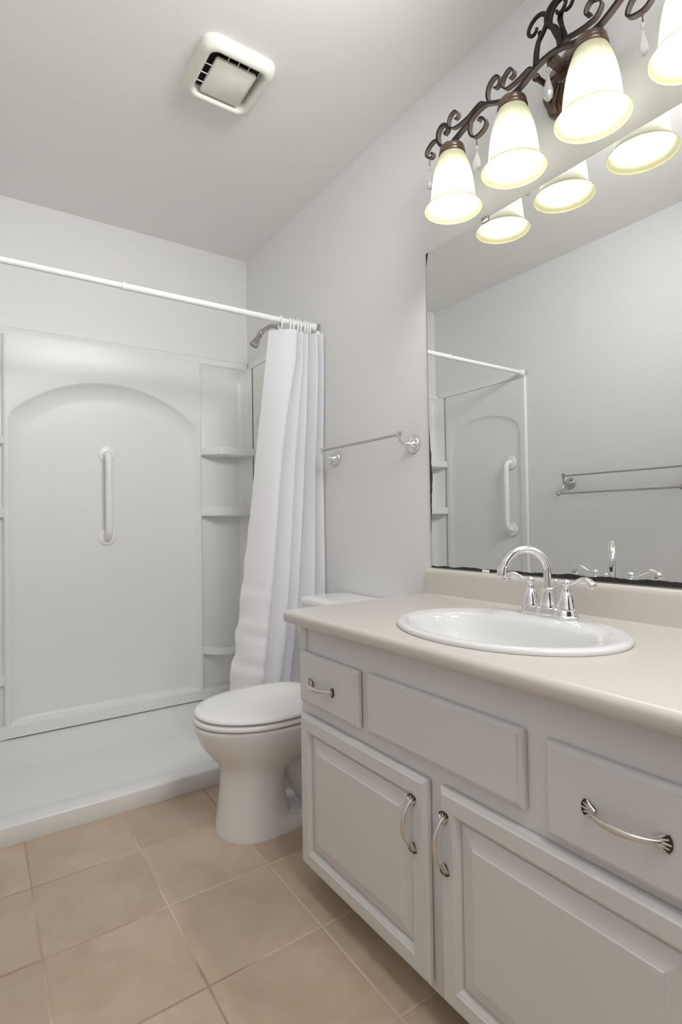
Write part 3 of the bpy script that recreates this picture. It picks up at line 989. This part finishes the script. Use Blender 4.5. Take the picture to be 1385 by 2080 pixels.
mb = MB().lathe([(0.0225, 0.0), (0.0225, 0.004), (0.0195, 0.010), (0.0170, 0.024), (0.0145, 0.040), (0.0150, 0.043), (0.0150, 0.047), (0.0118, 0.050)], (FCX, FCY, FZ + 0.0205), (0, 0, 1), 32, True, True)
# the spout is swung about 29 degrees towards the toilet end of the counter
SDX, SDY = -0.871, 0.491
def sp_pt(d_, z_):
    return (FCX + SDX * d_, FCY + SDY * d_, z_)
RS = 0.057
arcp = [(FCX, FCY, FZ + 0.060), (FCX, FCY, FZ + 0.085), (FCX, FCY, 0.908)]
for i in range(0, 13):
    a = math.radians(2 + i * 13.6)
    arcp.append(sp_pt(RS - RS * math.cos(a), 0.918 + 0.059 * math.sin(a)))
arcp.append(sp_pt(2 * RS + 0.0022, 0.928))
mb.tube(smooth_path(arcp, 3), 0.0103, 20, up=(-SDY, SDX, 0))
mb.build('spout', 'chrome', fau, smooth=50)
tip = Vector(sp_pt(2 * RS + 0.001, 0.936)); tdv = Vector((SDX * 0.16, SDY * 0.16, -0.985)).normalized()
MB().lathe([(0.0112, 0.0), (0.0125, 0.001), (0.0125, 0.004), (0.0135, 0.010), (0.0145, 0.022), (0.0140, 0.025), (0.011, 0.025)], tip, tdv, 24, True, True).build('aerator', 'chrome', fau)
for s in (-1, 1):
    hy = FCY + s * 0.0515
    mb = MB().lathe([(0.0235, 0.0), (0.0240, 0.003), (0.0225, 0.007), (0.0205, 0.016), (0.0170, 0.030), (0.0125, 0.042), (0.0100, 0.047), (0.0105, 0.049), (0.0085, 0.053), (0.0075, 0.057)], (FCX, hy, FZ + 0.0205), (0, 0, 1), 28, True, True)
    o = mb.build('handle_body', 'chrome', fau, smooth=50)
    zl = FZ + 0.0205 + 0.0640
    lv = MB().sphere((FCX, hy, zl), 0.0105, 16)
    pts = [(FCX, hy + s * 0.004, zl), (FCX - 0.001, hy + s * 0.018, zl + 0.001), (FCX - 0.003, hy + s * 0.034, zl + 0.009), (FCX - 0.005, hy + s * 0.050, zl + 0.0145), (FCX - 0.007, hy + s * 0.064, zl + 0.0115), (FCX - 0.008, hy + s * 0.0735, zl + 0.004), (FCX - 0.008, hy + s * 0.074, zl - 0.003)]
    sp = smooth_path(pts, 5)
    k = len(sp)
    rr2 = [0.0050 + 0.0062 * min(1, max(0, (i / (k - 1) - 0.2) / 0.6)) for i in range(k)]
    lv.tube(sp, rr2, 14, flat=[0.95 - 0.35 * min(1, i / (k - 1) * 1.5) for i in range(k)], up=(1, 0, 0))
    lv.lathe([(0.0005, -0.0062), (0.0070, -0.0058), (0.0088, -0.003), (0.0088, 0.003), (0.0070, 0.0058), (0.0005, 0.0062)], (FCX - 0.009, hy + s * 0.0690, zl - 0.0005), (1, 0, 0.1), 20)
    lv.build('lever', 'chrome', o, smooth=50)
MB().tube([(-0.122, FCY, FZ + 0.018), (-0.122, FCY, FZ + 0.078)], 0.0026, 10).sphere((-0.122, FCY, FZ + 0.083), 0.0068, 12).build('lift_rod', 'chrome', fau)

# ------------------------------------------------------------------ toilet
TCY = 1.800
toi = thing('toilet', 'white toilet with closed lid between the vanity and the shower curtain', 'toilet', (-0.4, TCY, 0))
NT = 56
def egg(xf, xb, hw, z, exb=2.6, mid=None):
    """oval plan: round nose at xf, squarer back at xb"""
    mx_ = mid if mid is not None else xf + (xb - xf) * 0.46
    out = []
    for j in range(NT):
        a = 2 * PI * j / NT
        c, s = math.cos(a), math.sin(a)
        if c < 0:
            x_ = mx_ + (mx_ - xf) * c; y_ = hw * s
        else:
            x_ = mx_ + (xb - mx_) * math.copysign(abs(c) ** (2 / exb), c); y_ = hw * math.copysign(abs(s) ** (2 / exb), s)
        out.append((x_, TCY + y_, z))
    return out
MC = -0.545
rings = [egg(-0.668, -0.135, 0.126, 0.0, 2.6, MC), egg(-0.668, -0.135, 0.126, 0.006, 2.6, MC), egg(-0.667, -0.14, 0.1245, 0.020, 2.6, MC), egg(-0.6655, -0.30, 0.1235, 0.030, 2.6, MC), egg(-0.662, -0.415, 0.121, 0.052, 2.6, MC),
         egg(-0.654, -0.43, 0.116, 0.11, 2.6, MC), egg(-0.648, -0.435, 0.113, 0.17, 2.6, MC), egg(-0.648, -0.42, 0.114, 0.205, 2.6, MC), egg(-0.659, -0.37, 0.124, 0.235, 2.6, -0.53), egg(-0.688, -0.27, 0.145, 0.268, 2.6, -0.50), egg(-0.714, -0.18, 0.165, 0.302, 2.6, -0.48), egg(-0.732, -0.10, 0.182, 0.340, 2.6, -0.46),
         egg(-0.741, -0.085, 0.190, 0.366, 2.6, -0.46), egg(-0.742, -0.085, 0.191, 0.374, 2.6, -0.46), egg(-0.738, -0.085, 0.188, 0.379, 2.6, -0.46)]
mb = MB().loft(rings)
# exposed trapway behind the front column
pts = smooth_path([(-0.46, TCY, 0.235), (-0.39, TCY, 0.205), (-0.335, TCY, 0.115), (-0.29, TCY, 0.068), (-0.235, TCY, 0.09), (-0.20, TCY, 0.20), (-0.17, TCY, 0.30)], 5)
mb.tube(pts, 0.062, 18)
mb.build('bowl', 'porcelain', toi, smooth=50)
for s in (-1, 1):
    MB().lathe([(0.017, 0.0), (0.0165, 0.010), (0.013, 0.019), (0.006, 0.024)], (-0.385, TCY + s * 0.098, 0.026), (0, 0, 1), 18, True, True).build('bolt_cap', 'seat', toi)
# seat ring and lid
o1 = lambda d_, z: egg(-0.742 + d_, -0.262 - d_, 0.192 - d_, z, 3.2, -0.50)
i1 = lambda d_, z: egg(-0.665 - d_, -0.345 + d_, 0.118 + d_, z, 2.4, -0.50)
MB().loft([i1(0, 0.384), o1(0.010, 0.3842), o1(0.002, 0.3848), o1(0.0, 0.389), o1(0.001, 0.396), o1(0.006, 0.3995), i1(0.0, 0.3995), i1(0, 0.384)], True, False, False).build('seat', 'seat', toi, smooth=50)
l1 = lambda d_, z: egg(-0.736 + d_, -0.258 - d_, 0.193 - d_, z, 3.4, -0.50)
MB().loft([l1(0.016, 0.4060), l1(0.003, 0.4068), l1(0.0, 0.410), l1(0.0012, 0.4155), l1(0.006, 0.4190), l1(0.03, 0.4215), l1(0.09, 0.4235), l1(0.15, 0.424)]).build('lid', 'seat', toi, smooth=50)
for s in (-1, 1):
    MB().box(-0.270, -0.238, TCY + s * 0.07 - 0.022, TCY + s * 0.07 + 0.022, 0.379, 0.418, 0.008, 3).build('hinge', 'seat', toi)
mb = MB()
tk = lambda i, z, xf: [(px, py, z) for px, py in rrect(xf + i, -0.012, TCY - 0.215 + i, TCY + 0.215 - i, 0.035, 6)]
mb.loft([tk(0.02, 0.378, -0.185), tk(0.012, 0.385, -0.190), tk(0.0, 0.45, -0.198), tk(-0.004, 0.715, -0.205)])
mb.build('tank', 'porcelain', toi, smooth=50)
mb = MB()
tl = lambda i, z: [(px, py, z) for px, py in rrect(-0.222 + i, -0.008, TCY - 0.228 + i, TCY + 0.228 - i, 0.04, 6)]
mb.loft([tl(0.006, 0.7155), tl(0.0, 0.719), tl(0.0, 0.732), tl(0.003, 0.739), tl(0.012, 0.744), tl(0.04, 0.747)])
mb.build('tank_lid', 'porcelain', toi, smooth=50)
MB().lathe([(0.012, 0.0), (0.012, 0.006), (0.006, 0.008)], (-0.2045, TCY + 0.15, 0.655), (-1, 0, 0), 16, True, True).tube([(-0.216, TCY + 0.15, 0.655), (-0.220, TCY + 0.10, 0.650), (-0.220, TCY + 0.07, 0.645)], 0.006, 10, flat=0.7).build('flush_lever', 'chrome', toi)

# ------------------------------------------------------------------ vanity light fixture
LC = 0.847; XB = -0.118
fix = thing('vanity_light', 'bronze scrolled wall light with four bell glass shades and crystal drops above the mirror', 'wall light', (0, LC, 2.235))
def mirY(p):
    return [(2 * LC + 0.006 - y_, z_) for y_, z_ in p]
main = [(1.2211, 2.2671), (1.2071, 2.2722), (1.2112, 2.2904), (1.2296, 2.2994), (1.2456, 2.2908), (1.2509, 2.271), (1.2436, 2.2484), (1.2252, 2.2299), (1.1977, 2.2219),
        (1.1736, 2.2278), (1.147, 2.2361), (1.1211, 2.2421), (1.0986, 2.2518), (1.074, 2.2575), (1.0501, 2.2548), (1.0246, 2.2415), (0.9948, 2.2284), (0.9705, 2.2250),
        (0.9488, 2.2261), (0.9254, 2.2321), (0.9025, 2.2416), (0.8802, 2.2491), (0.8500, 2.2525)]
hook = [(1.2480, 2.258), (1.2620, 2.2705), (1.2785, 2.2709), (1.2969, 2.2606), (1.3030, 2.2450), (1.2895, 2.2282), (1.2750, 2.2260), (1.2728, 2.2364), (1.2810, 2.2384)]
s1 = [(1.0552, 2.2600), (1.0736, 2.272), (1.0954, 2.2689), (1.1206, 2.2612), (1.1493, 2.2593), (1.1727, 2.2604), (1.1905, 2.2678), (1.2022, 2.2827), (1.2018, 2.2982), (1.1924, 2.3102),
      (1.1743, 2.3122), (1.1628, 2.2984), (1.1631, 2.2876), (1.175, 2.2861)]
low1 = [(1.1156, 2.2420), (1.1173, 2.229), (1.119, 2.215), (1.1111, 2.1964), (1.0976, 2.1852), (1.0813, 2.184), (1.0651, 2.189), (1.0555, 2.1999), (1.0616, 2.2183), (1.0747, 2.2295), (1.0842, 2.2240)]
scr2 = [(1.0446, 2.2560), (1.0492, 2.28), (1.0435, 2.2991), (1.0302, 2.3108), (1.0149, 2.3117), (1.0039, 2.3001), (1.0055, 2.286), (1.0133, 2.2790), (1.0233, 2.2825)]
s2 = [(0.8912, 2.2470), (0.9066, 2.2579), (0.9248, 2.255), (0.9434, 2.252), (0.9624, 2.251), (0.9816, 2.2528), (0.9948, 2.2666), (0.9957, 2.2794), (0.9855, 2.2946), (0.9683, 2.3008), (0.9566, 2.2887), (0.957, 2.2752), (0.9690, 2.2722)]
def yz_s(p, sub=5):
    return [(v.y, v.z) for v in smooth_path([(0, y_, z_) for y_, z_ in p], sub)]
def strap_part(p, th, dep, xc=XB, taper=False):
    q = yz_s(p)
    k = len(q)
    T = [th * (1 if not taper else (1 - 0.35 * i / (k - 1))) for i in range(k)]
    return MB().strap(q, xc, T, dep)
fullmain = main + list(reversed(mirY(main)))[1:]
strap_part(fullmain, 0.0088, 0.017).build('scroll_bar', ['iron', 'strap_lit'], fix, smooth=40)
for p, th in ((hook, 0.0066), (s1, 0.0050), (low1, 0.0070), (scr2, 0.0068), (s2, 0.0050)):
    strap_part(p, th, 0.016, taper=True).build('scroll', ['iron', 'strap_lit'], fix, smooth=40)
    strap_part(mirY(p), th, 0.016, taper=True).build('scroll', ['iron', 'strap_lit'], fix, smooth=40)
# round rods of the centre crest
def crest(p, r0, r1, x=-0.122):
    q = smooth_path([(x, y_, z_) for y_, z_ in p], 5)
    k = len(q)
    return MB().tube(q, [r0 + (r1 - r0) * i / (k - 1) for i in range(k)], 12, up=(1, 0, 0))
loopA = [(0.8857, 2.2500), (0.8829, 2.2819), (0.8757, 2.3052), (0.8602, 2.322), (0.8503, 2.337), (0.8499, 2.3535), (0.859, 2.369), (0.8761, 2.3757), (0.8939, 2.3702), (0.9043, 2.357), (0.9034, 2.3448), (0.8926, 2.3350), (0.8826, 2.339), (0.8790, 2.3467)]
crest(loopA, 0.0072, 0.0042).build('crest_scroll', 'iron', fix, smooth=60)
crest(mirY(loopA), 0.0072, 0.0042).build('crest_scroll', 'iron', fix, smooth=60)
loopB = [(0.8900, 2.2500), (0.8890, 2.2819), (0.8850, 2.3100), (0.8790, 2.3300), (0.8800, 2.3420)]
crest(loopB, 0.0062, 0.0050, -0.110).build('crest_scroll', 'iron', fix, smooth=60)
crest(mirY(loopB), 0.0062, 0.0050, -0.110).build('crest_scroll', 'iron', fix, smooth=60)
ctr_l = [(0.8142, 2.2470), (0.8158, 2.2685), (0.8293, 2.3024), (0.839, 2.3283), (0.8364, 2.3468), (0.8257, 2.3624), (0.8113, 2.3675), (0.7950, 2.3660), (0.7800, 2.3560), (0.7745, 2.3420), (0.7825, 2.3300), (0.7943, 2.3290), (0.8020, 2.3400)]
crest(ctr_l, 0.0070, 0.0042).build('crest_scroll', 'iron', fix, smooth=60)
thin = [(0.8042, 2.2480), (0.8017, 2.2726), (0.8108, 2.3068), (0.8132, 2.3324), (0.8058, 2.3467)]
crest(thin, 0.0040, 0.0034, -0.112).build('crest_scroll', 'iron', fix, smooth=60)
# cast back plate on the wall
def leafmod(a, z):
    return 1.0 + 0.05 * math.cos(9 * a) * min(1, max(0, z) / 0.02)
pl = [(0.092, 0.0), (0.092, 0.010), (0.088, 0.016), (0.084, 0.016), (0.078, 0.022), (0.066, 0.030), (0.048, 0.038), (0.034, 0.046), (0.024, 0.052), (0.020, 0.060)]
mb = MB().lathe(pl, (-0.0012, LC, 2.235), (-1, 0, 0), 72, True, True, leafmod)
for k in range(14):
    a = 2 * PI * k / 14
    ca, sa = math.cos(a), math.sin(a)
    pts = [(-0.054, LC + 0.026 * ca, 2.235 + 0.026 * sa), (-0.044, LC + 0.044 * math.cos(a + 0.12), 2.235 + 0.044 * math.sin(a + 0.12)), (-0.032, LC + 0.066 * math.cos(a + 0.05), 2.235 + 0.066 * math.sin(a + 0.05)), (-0.022, LC + 0.078 * math.cos(a - 0.08), 2.235 + 0.078 * math.sin(a - 0.08))]
    mb.tube(smooth_path(pts, 4), [0.0035] * 2 + [0.0055] * 8 + [0.0035] * 3, 8, flat=0.7)
mb.build('back_plate', 'bronze', fix, smooth=50)
MB().box(-0.112, -0.052, LC - 0.012, LC + 0.012, 2.236, 2.258, 0.003).build('arm', 'bronze', fix, smooth=30)
for s in (-1, 1):
    MB().lathe([(0.0075, 0.02), (0.0075, 0.072), (0.010, 0.074), (0.010, 0.082), (0.007, 0.085)], (-0.0012, LC + s * 0.068, 2.258), (-1, 0, 0), 18, True, True).build('mounting_knob', 'bronze', fix)

ZR = 2.012
shade_prof = [(0.0860, 0.0012), (0.0868, 0.0), (0.0872, 0.0018), (0.0835, 0.0060), (0.0770, 0.0125), (0.0715, 0.0200), (0.0688, 0.0285), (0.0672, 0.040), (0.0655, 0.058), (0.0628, 0.080), (0.0590, 0.102), (0.0540, 0.124), (0.0478, 0.144), (0.0415, 0.160), (0.0370, 0.170), (0.0345, 0.178)]
sp0 = smooth_path([(r_, 0, z_) for r_, z_ in shade_prof], 3)
for k, off in enumerate((0.342, 0.115, -0.115, -0.342)):
    yy = LC + off
    cxs = -0.122
    sh = MB().lathe([(v.x, v.z) for v in sp0], (cxs, yy, ZR), (0, 0, 1), 48).build('glass_shade', 'shade', fix, smooth=80, loc=(cxs, yy, ZR))
    bl = MB().sphere((cxs, yy, ZR + 0.082), 0.0215, 12, (1, 1, 1.25)).build('bulb', 'bulb', fix, smooth=80)
    cp = MB().lathe([(0.0330, 0.160), (0.0400, 0.1665), (0.0412, 0.172), (0.0405, 0.177), (0.0378, 0.180), (0.0385, 0.185), (0.0370, 0.192), (0.0310, 0.196), (0.0200, 0.199), (0.0120, 0.200), (0.0120, 0.2075)], (cxs, yy, ZR), (0, 0, 1), 36, False, True)
    cp.lathe([(0.0265, 0.1965), (0.0265, 0.2000), (0.008, 0.2010)], (cxs, yy, ZR), (0, 0, 1), 20, True, True, lambda a, z: 1 + 0.12 * math.cos(4 * a))
    cp.build('socket_cap', 'bronze', fix, smooth=40)

def drop(yy, ztop, L, fac=1.0):
    x0 = -0.122
    mb = MB()
    zb = ztop - L
    hb = L - 0.040
    mb.lathe([(0.0006, hb), (0.0035 * fac, hb * 0.90), (0.0090 * fac, hb * 0.64), (0.0140 * fac, hb * 0.38), (0.0155 * fac, hb * 0.26), (0.0130 * fac, hb * 0.11), (0.0065 * fac, hb * 0.02), (0.001, 0.0)], (0, 0, 0), (0, 0, 1), 10, True, True)
    mb.v = [(x0 + px * 0.85, yy + py * 0.85, zb + pz) for px, py, pz in mb.v]
    o = mb.build('crystal_drop', 'crystal', fix, smooth=0)
    MB().lathe([(0.001, 0.014), (0.0044, 0.011), (0.0062, 0.007), (0.0044, 0.003), (0.001, 0.0)], (x0, yy, ztop - 0.0385), (0, 0, 1), 8, True, True).build('bead', 'crystal', o, smooth=0)
    lk = MB()
    for zc2, rr3, ax in ((ztop - 0.006, 0.0052, 0), (ztop - 0.0155, 0.0048, 1), (ztop - 0.0225, 0.003, 0)):
        pts = [((x0 + (rr3 * 0.5 * math.sin(2 * PI * j / 14) if ax else 0)), yy + (0 if ax else rr3 * 0.5 * math.sin(2 * PI * j / 14)), zc2 + rr3 * math.cos(2 * PI * j / 14)) for j in range(15)]
        lk.tube(pts, 0.0008, 6, up=(0, 1, 0) if ax else (1, 0, 0))
    lk.build('link', 'bronze', o)
for yy, zt, L, fc in ((1.2875, 2.2240, 0.100, 0.85), (1.0905, 2.1800, 0.098, 1.0), (0.850, 2.2460, 0.112, 1.0), (0.6095, 2.1800, 0.100, 0.8), (0.4125, 2.2240, 0.100, 0.85)):
    drop(yy, zt, L, fc)
